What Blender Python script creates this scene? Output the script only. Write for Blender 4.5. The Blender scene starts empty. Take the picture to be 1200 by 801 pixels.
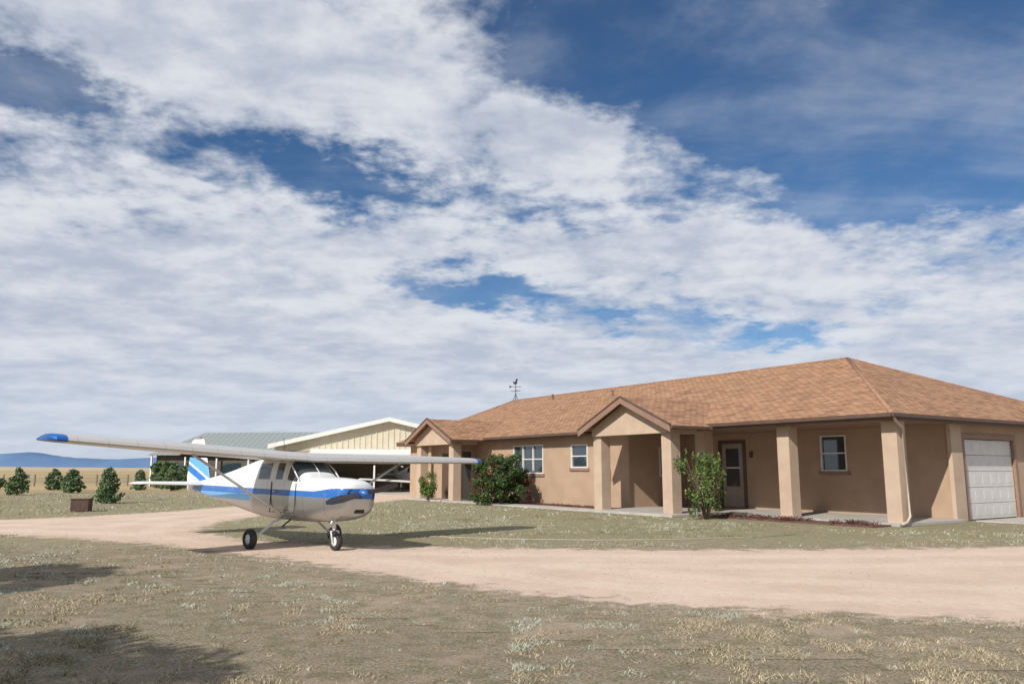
import bpy, math, random
import numpy as np
from mathutils import Vector, Matrix
random.seed(7); rng=np.random.default_rng(7)
sc=bpy.context.scene
sc.view_settings.view_transform='Standard'; sc.view_settings.look='None'; sc.view_settings.exposure=0

# ------------------------------------------------------------------ helpers
def new_mat(name):
    m=bpy.data.materials.new(name); m.use_nodes=True
    return m, m.node_tree, m.node_tree.nodes['Principled BSDF']
def N(nt,t,**k):
    n=nt.nodes.new(t)
    for a,b in k.items(): setattr(n,a,b)
    return n
def L(nt,a,b): nt.links.new(a,b)
def c4(c): return (c[0],c[1],c[2],1)
def mixc(nt,f,a,b):
    n=N(nt,'ShaderNodeMix',data_type='RGBA')
    for s,v in ((0,f),(6,a),(7,b)):
        if isinstance(v,(int,float)): n.inputs[s].default_value=v
        elif isinstance(v,tuple): n.inputs[s].default_value=c4(v)
        else: L(nt,v,n.inputs[s])
    return n.outputs[2]
def mth(nt,op,a,b=None,c=None,clamp=False):
    n=N(nt,'ShaderNodeMath',operation=op); n.use_clamp=clamp
    for i,v in enumerate((a,b,c)):
        if v is None: continue
        if isinstance(v,(int,float)): n.inputs[i].default_value=v
        else: L(nt,v,n.inputs[i])
    return n.outputs[0]
def sstep(nt,v,a,b,lo=0.,hi=1.):
    n=N(nt,'ShaderNodeMapRange',interpolation_type='SMOOTHSTEP')
    L(nt,v,n.inputs[0])
    for i,q in ((1,a),(2,b),(3,lo),(4,hi)): n.inputs[i].default_value=q
    return n.outputs[0]
def noise(nt,vec,scale,detail=4,rough=.55,dist=0):
    n=N(nt,'ShaderNodeTexNoise'); n.inputs['Scale'].default_value=scale
    n.inputs['Detail'].default_value=detail; n.inputs['Roughness'].default_value=rough
    n.inputs['Distortion'].default_value=dist
    if vec is not None: L(nt,vec,n.inputs['Vector'])
    return n.outputs[0]
def mat(name,c1,c2=None,scale=3,rough=.8,bump=0,bscale=40,metal=0,spec=None,coat=0):
    m,nt,b=new_mat(name)
    b.inputs['Roughness'].default_value=rough; b.inputs['Metallic'].default_value=metal
    if spec is not None: b.inputs['Specular IOR Level'].default_value=spec
    if coat: b.inputs['Coat Weight'].default_value=coat; b.inputs['Coat Roughness'].default_value=.08
    tc=N(nt,'ShaderNodeTexCoord').outputs['Object']
    if c2 is None: c2=tuple(x*.85 for x in c1)
    f=sstep(nt,noise(nt,tc,scale,6,.6),.35,.65)
    L(nt,mixc(nt,f,c1,c2),b.inputs['Base Color'])
    if bump:
        bn=N(nt,'ShaderNodeBump'); bn.inputs['Strength'].default_value=bump; bn.inputs['Distance'].default_value=.02
        L(nt,noise(nt,tc,bscale,4,.6),bn.inputs['Height']); L(nt,bn.outputs[0],b.inputs['Normal'])
    return m
def empty(name,loc=(0,0,0),rotz=0,parent=None):
    e=bpy.data.objects.new(name,None); sc.collection.objects.link(e)
    e.location=loc; e.rotation_euler=(0,0,rotz); e.empty_display_size=.1
    if parent: e.parent=parent
    return e
def mesh(name,vs,fs,mats,parent=None,idx=None,smooth=False,uvs=None,bevel=0,subs=0):
    me=bpy.data.meshes.new(name); me.from_pydata([tuple(v) for v in vs],[],[tuple(f) for f in fs])
    if not isinstance(mats,(list,tuple)): mats=[mats]
    for m in mats: me.materials.append(m)
    if idx: me.polygons.foreach_set('material_index',idx)
    if smooth: me.polygons.foreach_set('use_smooth',[True]*len(me.polygons))
    if uvs:
        ul=me.uv_layers.new(name='UVMap'); flat=[c for f in uvs for p in f for c in p]
        ul.data.foreach_set('uv',flat)
    me.update()
    o=bpy.data.objects.new(name,me); sc.collection.objects.link(o)
    if parent: o.parent=parent
    if bevel:
        b=o.modifiers.new('b','BEVEL'); b.width=bevel; b.segments=2; b.limit_method='ANGLE'
    if subs:
        s=o.modifiers.new('s','SUBSURF'); s.levels=subs; s.render_levels=subs
    return o
BF=[(0,3,2,1),(4,5,6,7),(0,1,5,4),(1,2,6,5),(2,3,7,6),(3,0,4,7)]
def bverts(lo,hi):
    x0,y0,z0=[min(a,b) for a,b in zip(lo,hi)]; x1,y1,z1=[max(a,b) for a,b in zip(lo,hi)]
    return [(x0,y0,z0),(x1,y0,z0),(x1,y1,z0),(x0,y1,z0),(x0,y0,z1),(x1,y0,z1),(x1,y1,z1),(x0,y1,z1)]
def boxes(name,lst,m,parent=None,bevel=0):
    vs=[];fs=[]
    for lo,hi in lst:
        k=len(vs); vs+=bverts(lo,hi); fs+=[tuple(i+k for i in f) for f in BF]
    return mesh(name,vs,fs,m,parent,bevel=bevel)
def box(name,lo,hi,m,parent=None,bevel=0): return boxes(name,[(lo,hi)],m,parent,bevel)
def tube(name,pts,rad,m,parent=None,n=10,flat=1.0,caps=True):
    P=[Vector(p) for p in pts]; R=rad if isinstance(rad,(list,tuple)) else [rad]*len(P)
    vs=[];fs=[]
    up=Vector((0,0,1))
    for i,p in enumerate(P):
        t=(P[min(i+1,len(P)-1)]-P[max(i-1,0)]).normalized()
        a=t.cross(up)
        if a.length<.05: a=t.cross(Vector((1,0,0)))
        a.normalize(); b=a.cross(t).normalized()
        for k in range(n):
            an=2*math.pi*k/n
            vs.append(p+a*math.cos(an)*R[i]+b*math.sin(an)*R[i]*flat)
    for i in range(len(P)-1):
        for k in range(n):
            fs.append((i*n+k,i*n+(k+1)%n,(i+1)*n+(k+1)%n,(i+1)*n+k))
    if caps: fs.append(tuple(range(n))[::-1]); fs.append(tuple((len(P)-1)*n+k for k in range(n)))
    return mesh(name,vs,fs,m,parent,smooth=True)
def lathe(name,prof,m,parent,n=28,idx=None,axis='y',loc=(0,0,0)):
    vs=[];fs=[];ix=[]
    for (a,r) in prof:
        for k in range(n):
            t=2*math.pi*k/n
            if axis=='y': vs.append((loc[0]+r*math.cos(t),loc[1]+a,loc[2]+r*math.sin(t)))
            elif axis=='z': vs.append((loc[0]+r*math.cos(t),loc[1]+r*math.sin(t),loc[2]+a))
            else: vs.append((loc[0]+a,loc[1]+r*math.cos(t),loc[2]+r*math.sin(t)))
    for i in range(len(prof)-1):
        for k in range(n):
            fs.append((i*n+k,i*n+(k+1)%n,(i+1)*n+(k+1)%n,(i+1)*n+k)); ix.append(idx[i] if idx else 0)
    return mesh(name,vs,fs,m,parent,idx=ix,smooth=True)
def npmesh(name,V,F,mats,midx=None,col=None,parent=None,smooth=False):
    me=bpy.data.meshes.new(name); k=F.shape[1]
    me.vertices.add(len(V)); me.vertices.foreach_set('co',V.astype(np.float32).ravel())
    me.loops.add(F.size); me.loops.foreach_set('vertex_index',F.astype(np.int32).ravel())
    me.polygons.add(len(F)); me.polygons.foreach_set('loop_start',np.arange(0,F.size,k,dtype=np.int32))
    me.polygons.foreach_set('loop_total',np.full(len(F),k,dtype=np.int32))
    for m in mats: me.materials.append(m)
    if midx is not None: me.polygons.foreach_set('material_index',midx.astype(np.int32))
    me.update(calc_edges=True)
    if col is not None:
        a=me.color_attributes.new('gcol','FLOAT_COLOR','POINT')
        a.data.foreach_set('color',col.astype(np.float32).ravel())
    if smooth: me.polygons.foreach_set('use_smooth',np.ones(len(F),dtype=bool))
    me.validate()
    o=bpy.data.objects.new(name,me); sc.collection.objects.link(o)
    if parent: o.parent=parent
    return o
_g={}
def vnoise(x,y,s,seed=0):
    if seed not in _g: _g[seed]=np.random.default_rng(100+seed).random((257,257))
    G=_g[seed]; X=(x/s)%256; Y=(y/s)%256
    i=X.astype(int); j=Y.astype(int); fx=X-i; fy=Y-j; fx=fx*fx*(3-2*fx); fy=fy*fy*(3-2*fy)
    return (G[i,j]*(1-fx)+G[i+1,j]*fx)*(1-fy)+(G[i,j+1]*(1-fx)+G[i+1,j+1]*fx)*fy

# ------------------------------------------------------------------ camera
cam=bpy.data.cameras.new('camera'); co=bpy.data.objects.new('camera',cam); sc.collection.objects.link(co)
cam.sensor_width=36; cam.lens=28; cam.clip_end=20000
co.location=(0,0,1.7); co.rotation_euler=(math.radians(90+9.1),0,0); sc.camera=co

# ------------------------------------------------------------------ light
trav=Vector((.85,1.15,-1.0)).normalized()
sd_=bpy.data.lights.new('sun','SUN'); so=bpy.data.objects.new('sun',sd_); sc.collection.objects.link(so)
sd_.energy=4.9; sd_.angle=math.radians(.5); sd_.color=(1,.95,.87)
so.rotation_euler=trav.to_track_quat('-Z','Y').to_euler(); so.location=(-20,-20,30)
w=bpy.data.worlds.new('World'); sc.world=w; w.use_nodes=True; nt=w.node_tree
bg=nt.nodes['Background']; bg.inputs[1].default_value=.085
sky=N(nt,'ShaderNodeTexSky',sky_type='NISHITA'); sky.sun_disc=False
sky.sun_elevation=math.radians(35); sky.sun_rotation=math.radians(216.5)
sky.altitude=1500; sky.air_density=1.0; sky.dust_density=.3; sky.ozone_density=3.5
tc=N(nt,'ShaderNodeTexCoord').outputs['Generated']
sp=N(nt,'ShaderNodeSeparateXYZ'); L(nt,tc,sp.inputs[0]); X,Y,Z=sp.outputs
az=mth(nt,'MULTIPLY',mth(nt,'ARCTAN2',X,Y),57.2958)
el=mth(nt,'MULTIPLY',mth(nt,'ARCSINE',Z),57.2958)
zz=mth(nt,'ADD',mth(nt,'MAXIMUM',Z,0),.17)
cb=N(nt,'ShaderNodeCombineXYZ'); L(nt,mth(nt,'DIVIDE',X,zz),cb.inputs[0]); L(nt,mth(nt,'DIVIDE',Y,zz),cb.inputs[1])
P=cb.outputs[0]
mp=N(nt,'ShaderNodeMapping'); mp.inputs['Rotation'].default_value=(0,0,math.radians(-28)); mp.inputs['Scale'].default_value=(.7,1.3,1); L(nt,P,mp.inputs[0])
n_big=noise(nt,mp.outputs[0],1.2,5,.55,.4)
n_mid=noise(nt,P,3.4,7,.60,.25)
n_fine=noise(nt,P,10.5,6,.60,.15)
n_puff=noise(nt,P,24,4,.6,.1)
mp2=N(nt,'ShaderNodeMapping'); mp2.inputs['Rotation'].default_value=(0,0,math.radians(-40)); mp2.inputs['Scale'].default_value=(.5,1.7,1); L(nt,P,mp2.inputs[0])
n_str=noise(nt,mp2.outputs[0],1.5,7,.6,.7)
aw=mth(nt,'ADD',az,mth(nt,'MULTIPLY',mth(nt,'SUBTRACT',n_mid,.5),14))
ew=mth(nt,'ADD',el,mth(nt,'MULTIPLY',mth(nt,'SUBTRACT',noise(nt,P,2.8,6,.62),.5),11))
def blob(a,e,ra,re,amp,tilt=0):
    da=mth(nt,'SUBTRACT',aw,a); de=mth(nt,'SUBTRACT',ew,e)
    c,s=math.cos(math.radians(tilt)),math.sin(math.radians(tilt))
    u=mth(nt,'DIVIDE',mth(nt,'ADD',mth(nt,'MULTIPLY',da,c),mth(nt,'MULTIPLY',de,s)),ra)
    v=mth(nt,'DIVIDE',mth(nt,'SUBTRACT',mth(nt,'MULTIPLY',de,c),mth(nt,'MULTIPLY',da,s)),re)
    r2=mth(nt,'ADD',mth(nt,'MULTIPLY',u,u),mth(nt,'MULTIPLY',v,v))
    return mth(nt,'MULTIPLY',mth(nt,'EXPONENT',mth(nt,'MULTIPLY',r2,-1)),amp)
cov=None
for b_ in [(27,23.5,15,5.5,-.50,0),(11,30,11,4.5,-.42,0),(-3.5,13.3,6.5,1.6,-.40,0),(-13,20.3,11,1.7,-.26,-6),(-33,23,6,1.8,-.30,0),
           (33,17.5,9,2.4,-.26,0),(18,8.8,5,1.2,-.26,0),(8,10.5,3,.9,-.2,0),(1.5,17.5,4,1.2,-.2,10),(3.5,23.0,6,2.0,.36,0),(-22,28,12,5,.22,0),(-8,27,7,4,.12,0),(15,15.0,12,3.2,.24,-8),(22,22,2.5,.6,.22,0),(-20,10,20,6,.26,0)]:
    q=blob(*b_); cov=q if cov is None else mth(nt,'ADD',cov,q)
hz=sstep(nt,el,13,2,0,.28)
soft=sstep(nt,el,6,17,.45,1)
d=mth(nt,'ADD',mth(nt,'MULTIPLY',n_big,.42),mth(nt,'MULTIPLY',n_mid,.45))
fine=mth(nt,'MULTIPLY',mth(nt,'ADD',mth(nt,'MULTIPLY',mth(nt,'SUBTRACT',n_fine,.5),.42),mth(nt,'MULTIPLY',mth(nt,'SUBTRACT',n_puff,.5),.16)),soft)
d=mth(nt,'ADD',mth(nt,'ADD',d,.29),fine); d=mth(nt,'ADD',d,mth(nt,'MULTIPLY',n_str,.14))
d=mth(nt,'ADD',mth(nt,'ADD',d,cov),hz)
dens=sstep(nt,d,.57,.88,0,.96)
wisp=sstep(nt,mth(nt,'ADD',mth(nt,'MULTIPLY',n_str,.6),mth(nt,'MULTIPLY',n_mid,.4)),.40,.66,.02,.30)
dens=mth(nt,'MAXIMUM',dens,wisp)
sf=mth(nt,'ADD',mth(nt,'MULTIPLY',n_mid,.4),mth(nt,'MULTIPLY',mth(nt,'ADD',mth(nt,'MULTIPLY',mth(nt,'SUBTRACT',n_fine,.5),soft),.5),.3))
shade=sstep(nt,mth(nt,'ADD',sf,mth(nt,'MULTIPLY',noise(nt,mp.outputs[0],2.3,5,.6),.4)),.44,.66)
ccol=mixc(nt,shade,(5.7,6.3,7.5),(8.8,9.1,9.7))
ccol=mixc(nt,sstep(nt,el,10,0,0,.65),ccol,(6.6,7.5,8.9))
hs=N(nt,'ShaderNodeHueSaturation'); hs.inputs['Saturation'].default_value=1.18; hs.inputs['Value'].default_value=1.0; L(nt,sky.outputs[0],hs.inputs['Color'])
L(nt,mixc(nt,dens,hs.outputs[0],ccol),bg.inputs[0])

# ------------------------------------------------------------------ ground & driveway
ROAD=[(-45,30),(-20,23.5),(-13.4,21.4),(-10.5,20.1),(-7.67,18.4),(-5.05,16.2),(-2.92,14.07),(-1.29,12.5),(0,11.5),(1.11,10.77),(2.12,10.3),(3.07,9.96),(4,9.73),(4.84,9.42),(5.65,9.17),(9,8.4),(16,7),(40,3),
 (40,20),(20,19),(11.5,18.4),(7.4,17.8),(3.66,17.6),(0,18),(-3.45,18.4),(-6.5,20.1),(-8.7,22.9),(-9.5,26.5),(-9.2,32),(-7,42),(-4.5,57),(-12,57),(-12.5,42),(-14.1,33.6),(-15.8,30),(-18,27.5),(-28,30),(-45,36)]
RP=np.array(ROAD)
def sdist(x,y):
    inside=np.zeros(x.shape,bool); dm=np.full(x.shape,1e9)
    n=len(RP)
    for i in range(n):
        a=RP[i]; b=RP[(i+1)%n]; ab=b-a
        t=np.clip(((x-a[0])*ab[0]+(y-a[1])*ab[1])/(ab@ab),0,1)
        dm=np.minimum(dm,np.hypot(x-a[0]-t*ab[0],y-a[1]-t*ab[1]))
        cond=((a[1]>y)!=(b[1]>y))
        with np.errstate(divide='ignore',invalid='ignore'):
            xi=(b[0]-a[0])*(y-a[1])/(b[1]-a[1] if b[1]!=a[1] else 1e-9)+a[0]
        inside^=cond&(x<xi)
    return np.where(inside,dm,-dm)
def grass_color(nt):
    pos=N(nt,'ShaderNodeNewGeometry').outputs['Position']
    s=N(nt,'ShaderNodeSeparateXYZ'); L(nt,pos,s.inputs[0])
    n1=noise(nt,pos,.35,6,.6); n2=noise(nt,pos,3.2,7,.7); n3=noise(nt,pos,30,5,.75); n4=noise(nt,pos,.9,6,.65,.6); n5=noise(nt,pos,4.5,5,.7,.4)
    c=mixc(nt,sstep(nt,n3,.38,.64),(.21,.17,.115),(.44,.37,.26))
    c=mixc(nt,sstep(nt,n2,.46,.60,0,.7),c,mixc(nt,sstep(nt,n3,.35,.65),(.14,.125,.07),(.27,.24,.145)))
    c=mixc(nt,sstep(nt,n4,.53,.66,0,.75),c,(.42,.325,.245))
    c=mixc(nt,sstep(nt,n5,.58,.65,0,.7),c,mixc(nt,sstep(nt,n3,.35,.65),(.24,.25,.19),(.46,.47,.38)))
    lawn=mixc(nt,sstep(nt,n3,.35,.65),(.20,.185,.10),(.38,.34,.21))
    c=mixc(nt,sstep(nt,mth(nt,'ADD',s.outputs[1],mth(nt,'MULTIPLY',n1,6)),20,24,0,.65),c,lawn)
    gold=mixc(nt,sstep(nt,noise(nt,pos,.02,4,.6),.4,.6),(.46,.345,.19),(.33,.26,.155))
    far=sstep(nt,mth(nt,'ADD',s.outputs[1],mth(nt,'MULTIPLY',n1,14)),56,80)
    c=mixc(nt,far,c,gold)
    h=mth(nt,'ADD',mth(nt,'MULTIPLY',n3,.8),n2)
    return c,h,pos
gm,nt,b=new_mat('dry_grass_ground'); c,h,pos=grass_color(nt); L(nt,c,b.inputs['Base Color']); b.inputs['Roughness'].default_value=1; b.inputs['Specular IOR Level'].default_value=.1
bn=N(nt,'ShaderNodeBump'); bn.inputs['Strength'].default_value=.9; bn.inputs['Distance'].default_value=.05; L(nt,h,bn.inputs['Height']); L(nt,bn.outputs[0],b.inputs['Normal'])
mesh('ground',[(-9000,-300,0),(9000,-300,0),(9000,12000,0),(-9000,12000,0)],[(0,1,2,3)],gm)
dm_,nt,b=new_mat('driveway_dirt'); c,h,pos=grass_color(nt); b.inputs['Roughness'].default_value=1; b.inputs['Specular IOR Level'].default_value=.1
at=N(nt,'ShaderNodeAttribute',attribute_name='gcol'); ss=N(nt,'ShaderNodeSeparateColor'); L(nt,at.outputs['Color'],ss.inputs[0])
dd=mth(nt,'SUBTRACT',mth(nt,'MULTIPLY',ss.outputs[0],10),5)
dn=mth(nt,'ADD',dd,mth(nt,'MULTIPLY',mth(nt,'SUBTRACT',noise(nt,pos,1.9,8,.75),.5),3.2))
mask=sstep(nt,dn,-.25,.35)
g1=noise(nt,pos,60,3,.7); g2=noise(nt,pos,.6,5,.6); g3=noise(nt,pos,6,6,.7)
dc=mixc(nt,sstep(nt,g2,.35,.65),(.63,.49,.385),(.56,.425,.33))
dc=mixc(nt,sstep(nt,g1,.54,.72,0,.6),dc,(.38,.29,.225))
dc=mixc(nt,sstep(nt,g3,.52,.70,0,.5),dc,(.70,.57,.46))
tr=mth(nt,'ABSOLUTE',mth(nt,'SUBTRACT',mth(nt,'ABSOLUTE',mth(nt,'SUBTRACT',dd,2.2)),.8))
dc=mixc(nt,mth(nt,'MULTIPLY',sstep(nt,tr,.5,.15,0,.45),sstep(nt,g3,.3,.6)),dc,(.70,.58,.475))
# thin scatter of dry grass on the crown between the tracks
dc=mixc(nt,mth(nt,'MULTIPLY',sstep(nt,noise(nt,pos,2.2,7,.75),.56,.66,0,.5),sstep(nt,dd,1.8,.4)),dc,(.33,.28,.19))
L(nt,mixc(nt,mask,c,dc),b.inputs['Base Color'])
bn=N(nt,'ShaderNodeBump'); bn.inputs['Strength'].default_value=.7; bn.inputs['Distance'].default_value=.035
L(nt,mth(nt,'ADD',mth(nt,'ADD',g3,mth(nt,'MULTIPLY',g1,.4)),mth(nt,'MULTIPLY',h,mth(nt,'SUBTRACT',1.,mask))),bn.inputs['Height']); L(nt,bn.outputs[0],b.inputs['Normal'])
st=.4
gx,gy=np.meshgrid(np.arange(-44,40,st),np.arange(3.2,59,st)); sdv=sdist(gx,gy)
nx=gx.shape[1]; ny=gx.shape[0]
V=np.stack([gx.ravel(),gy.ravel(),np.full(gx.size,.004)],1)
ii,jj=np.meshgrid(np.arange(ny-1),np.arange(nx-1),indexing='ij'); k0=(ii*nx+jj).ravel()
F=np.stack([k0,k0+1,k0+nx+1,k0+nx],1); F=F[(sdv.ravel()[F].max(1)>-2.2)]
use=np.unique(F); rm=np.full(len(V),-1); rm[use]=np.arange(len(use)); F=rm[F]; V=V[use]
col=np.zeros((len(V),4)); col[:,0]=np.clip((sdv.ravel()[use]+5)/10,0,1); col[:,3]=1
npmesh('dirt_driveway',V,F,[dm_],col=col)

gb,nt,b=new_mat('grass_blades'); at=N(nt,'ShaderNodeAttribute',attribute_name='gcol'); L(nt,at.outputs['Color'],b.inputs['Base Color']); b.inputs['Roughness'].default_value=.9; b.inputs['Specular IOR Level'].default_value=.1
HO=np.array([11.66,24.9]); UU=np.array([-.556,.831]); WW=np.array([.831,.556])
def in_house(x,y):
    u=(x-HO[0])*UU[0]+(y-HO[1])*UU[1]; w_=(x-HO[0])*WW[0]+(y-HO[1])*WW[1]
    return (u>-1)&(u<35)&(w_>-2.6)
def blades(n,x0,x1,y0,y1,hh,ww):
    x=rng.uniform(x0,x1,n); y=y0+(y1-y0)*rng.random(n)**1.25
    d=sdist(x,y); vn=vnoise(x,y,.22,1)*.55+vnoise(x,y,1.1,2)*.45; mat_=vnoise(x,y,.26,6)*.7+vnoise(x,y,2.6,7)*.45
    sg=mat_>.76
    keep=(d<-.12+rng.normal(0,.3,n)-.6*(vnoise(x,y,.7,5)-.5))&((vn>.55+.16*rng.random(n))|sg)&(np.abs(x)<y*.72+1.5)
    keep&=~(in_house(x,y))
    x=x[keep];y=y[keep];vn=vn[keep];sg=sg[keep]; n=len(x)
    a=rng.uniform(0,2*np.pi,n); h=hh*(.3+rng.random(n)*.9)*(.3+vn)*np.where(sg,1.3,1); wd=ww*(.6+.8*rng.random(n))
    l=rng.normal(0,.9,(n,2))*h[:,None]
    A=np.stack([x-np.cos(a)*wd,y-np.sin(a)*wd,np.zeros(n)],1); B=np.stack([x+np.cos(a)*wd,y+np.sin(a)*wd,np.zeros(n)],1)
    T=np.stack([x+l[:,0],y+l[:,1],h],1)
    V=np.stack([A,B,T],1).reshape(-1,3); F=np.arange(3*n).reshape(-1,3)
    g=vnoise(x,y,.8,3)*.6+vnoise(x,y,3.5,4)*.4; r=rng.random(n)
    straw=np.array([.46,.39,.27]); ol=np.array([.22,.205,.115]); sage=np.array([.44,.46,.37])
    t=np.clip((g-.42)*3+.7*(r-.5),0,1)[:,None]; c=straw*(1-t)+ol*t
    c=np.where(sg[:,None],sage,c)*(.65+.6*rng.random(n))[:,None]
    C=np.repeat(np.concatenate([c,np.ones((n,1))],1),3,0)
    return V,F,C
parts=[blades(330000,-10,10,5.2,14,.036,.0045),blades(190000,-22,22,12,30,.045,.009),blades(50000,-34,10,28,60,.08,.018)]
Vs=[];Fs=[];Cs=[];k=0
for V,F,C in parts: Vs.append(V);Fs.append(F+k);Cs.append(C);k+=len(V)
npmesh('grass',np.concatenate(Vs),np.concatenate(Fs),[gb],col=np.concatenate(Cs))
n=4200; x=rng.uniform(-14,14,n); y=rng.uniform(6,24,n); kp=(sdist(x,y)>-.3)|(rng.random(n)<.12); x=x[kp];y=y[kp]; n=len(x)
r=.005+.018*rng.random(n)**3; O=np.array([[1,0,0],[0,1,0],[-1,0,0],[0,-1,0],[0,0,.8]])
V=(np.stack([x,y,np.full(n,.004)],1)[:,None,:]+O[None]*r[:,None,None]*(1+.3*rng.random((n,5,1)))).reshape(-1,3)
F=np.array([[0,1,4],[1,2,4],[2,3,4],[3,0,4]]); F=(F[None]+5*np.arange(n)[:,None,None]).reshape(-1,3)
npmesh('gravel_stones',V,F,[mat('stone',(.46,.37,.30),(.33,.26,.22),30)])

# distant land
fm=mat('golden_field',(.47,.37,.23),(.38,.30,.19),.004,1)
vs=[];fs=[];m_=60
for i in range(m_):
    x=-2600+i*80; hgt=6.5+1.5*math.sin(i*.5)+random.random()
    vs+=[(x,1300,0),(x,1500,hgt*.9),(x,1900,hgt*1.05)]
for i in range(m_-1):
    for j in range(2): a=i*3+j; fs.append((a,a+3,a+4,a+1))
mesh('distant_field',vs,fs,fm,smooth=True)
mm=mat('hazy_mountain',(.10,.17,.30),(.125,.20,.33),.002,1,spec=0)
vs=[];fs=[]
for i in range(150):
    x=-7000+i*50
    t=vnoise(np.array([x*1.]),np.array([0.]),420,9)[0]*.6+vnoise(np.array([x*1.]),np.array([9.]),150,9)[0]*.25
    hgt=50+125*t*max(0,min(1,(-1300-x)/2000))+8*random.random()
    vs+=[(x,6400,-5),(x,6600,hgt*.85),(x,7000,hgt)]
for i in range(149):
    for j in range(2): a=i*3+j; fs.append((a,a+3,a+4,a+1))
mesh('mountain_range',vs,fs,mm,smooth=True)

# ------------------------------------------------------------------ house
stucco=mat('tan_stucco',(.43,.305,.213),(.385,.27,.188),1.2,.95,.5,90,spec=.2)
stucco2=mat('column_stucco',(.50,.385,.29),(.45,.34,.255),1.5,.95,.5,90,spec=.2)
brown=mat('brown_trim',(.11,.065,.045),(.09,.052,.038),4,.55)
mauve=mat('mauve_fascia',(.27,.165,.12),(.23,.14,.105),4,.6)
white=mat('white_vinyl',(.70,.69,.66),(.64,.63,.60),6,.45)
door_w=mat('garage_white',(.62,.60,.58),(.57,.55,.53),2,.5)
conc=mat('concrete',(.44,.41,.37),(.36,.33,.30),1.5,.9,.3,60)
mulch=mat('red_lava_rock',(.16,.075,.06),(.09,.045,.04),14,1,1,30)
gl,nt,b=new_mat('window_glass'); b.inputs['Base Color'].default_value=(.03,.045,.055,1); b.inputs['Roughness'].default_value=.04; b.inputs['Specular IOR Level'].default_value=.9; b.inputs['Coat Weight'].default_value=.6
inter=mat('dark_interior',(.02,.018,.016),(.03,.027,.022),3,.9)
rm_,nt,b=new_mat('brown_shingles'); b.inputs['Roughness'].default_value=.95; b.inputs['Specular IOR Level'].default_value=.15
uv=N(nt,'ShaderNodeTexCoord').outputs['UV']
bt=N(nt,'ShaderNodeTexBrick'); bt.offset=.5; L(nt,uv,bt.inputs['Vector']); bt.inputs['Scale'].default_value=1
bt.inputs['Color1'].default_value=(.44,.25,.145,1); bt.inputs['Color2'].default_value=(.225,.12,.072,1); bt.inputs['Mortar'].default_value=(.10,.055,.035,1)
bt.inputs['Mortar Size'].default_value=.014; bt.inputs['Brick Width'].default_value=.34; bt.inputs['Row Height'].default_value=.17; bt.inputs['Bias'].default_value=-.1
nn=noise(nt,uv,1.1,6,.6); n5=noise(nt,uv,45,3,.6)
cc=mixc(nt,sstep(nt,nn,.35,.65,0,.3),bt.outputs[0],(.46,.28,.17)); cc=mixc(nt,sstep(nt,n5,.45,.7,0,.3),cc,(.17,.10,.07))
L(nt,cc,b.inputs['Base Color'])
bn=N(nt,'ShaderNodeBump'); bn.inputs['Strength'].default_value=.7; bn.inputs['Distance'].default_value=.02; L(nt,mth(nt,'ADD',mth(nt,'SUBTRACT',1.,bt.outputs[1]),mth(nt,'MULTIPLY',n5,.5)),bn.inputs['Height']); L(nt,bn.outputs[0],b.inputs['Normal'])

house=empty('ranch_house',(11.66,24.9,0),math.atan2(-.831,.556))
def H(u,w_,z): return (-u,w_,z)
def hbox(name,u0,u1,w0,w1,z0,z1,m,bevel=0,parent=house): return box(name,H(u0,w0,z0),H(u1,w1,z1),m,parent,bevel)
def wall(name,axis,a0,a1,c0,c1,z0,z1,ops,m):
    cuts=sorted(set([a0,a1]+[o[0] for o in ops]+[o[1] for o in ops])); lst=[]
    for p,q in zip(cuts[:-1],cuts[1:]):
        o=[o for o in ops if o[0]<=p+1e-6 and o[1]>=q-1e-6]
        segs=[(z0,z1)]
        if o:
            segs=[]
            if o[0][2]>z0: segs.append((z0,o[0][2]))
            if o[0][3]<z1: segs.append((o[0][3],z1))
        for s0,s1 in segs:
            if axis=='u': lst.append((H(p,c0,s0),H(q,c1,s1)))
            else: lst.append((H(c0,p,s0),H(c1,q,s1)))
    return boxes(name,lst,m,house)
EZ=3.22
wall('patio_wall','u',0.02,12,3.6,3.8,0,EZ,[(3.83,4.94,1.64,3.0),(8.66,9.95,.1,2.8)],stucco)
wall('front_wall','u',12,33,.1,.3,0,EZ,[(14.8,16.05,1.78,2.88),(18.3,20.97,1.5,2.95)],stucco)
wall('entry_return_wall','w',.3,3.6,12,12.2,0,EZ,[(1.9,2.5,1.4,2.7)],stucco)
wall('garage_wall','w',3.8,17,0.02,.22,0,EZ,[(4.55,8.0,.0,2.75),(10,13.4,0,2.75)],stucco)
hbox('back_wall',0.22,33,16.8,17,0,EZ,stucco); hbox('end_wall',32.8,33,.3,16.8,0,EZ,stucco)
hbox('interior_partition',.3,32.7,6.2,6.3,0,EZ,inter)
hbox('floor_slab',.25,32.7,3.82,16.7,.0,.08,inter)
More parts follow.
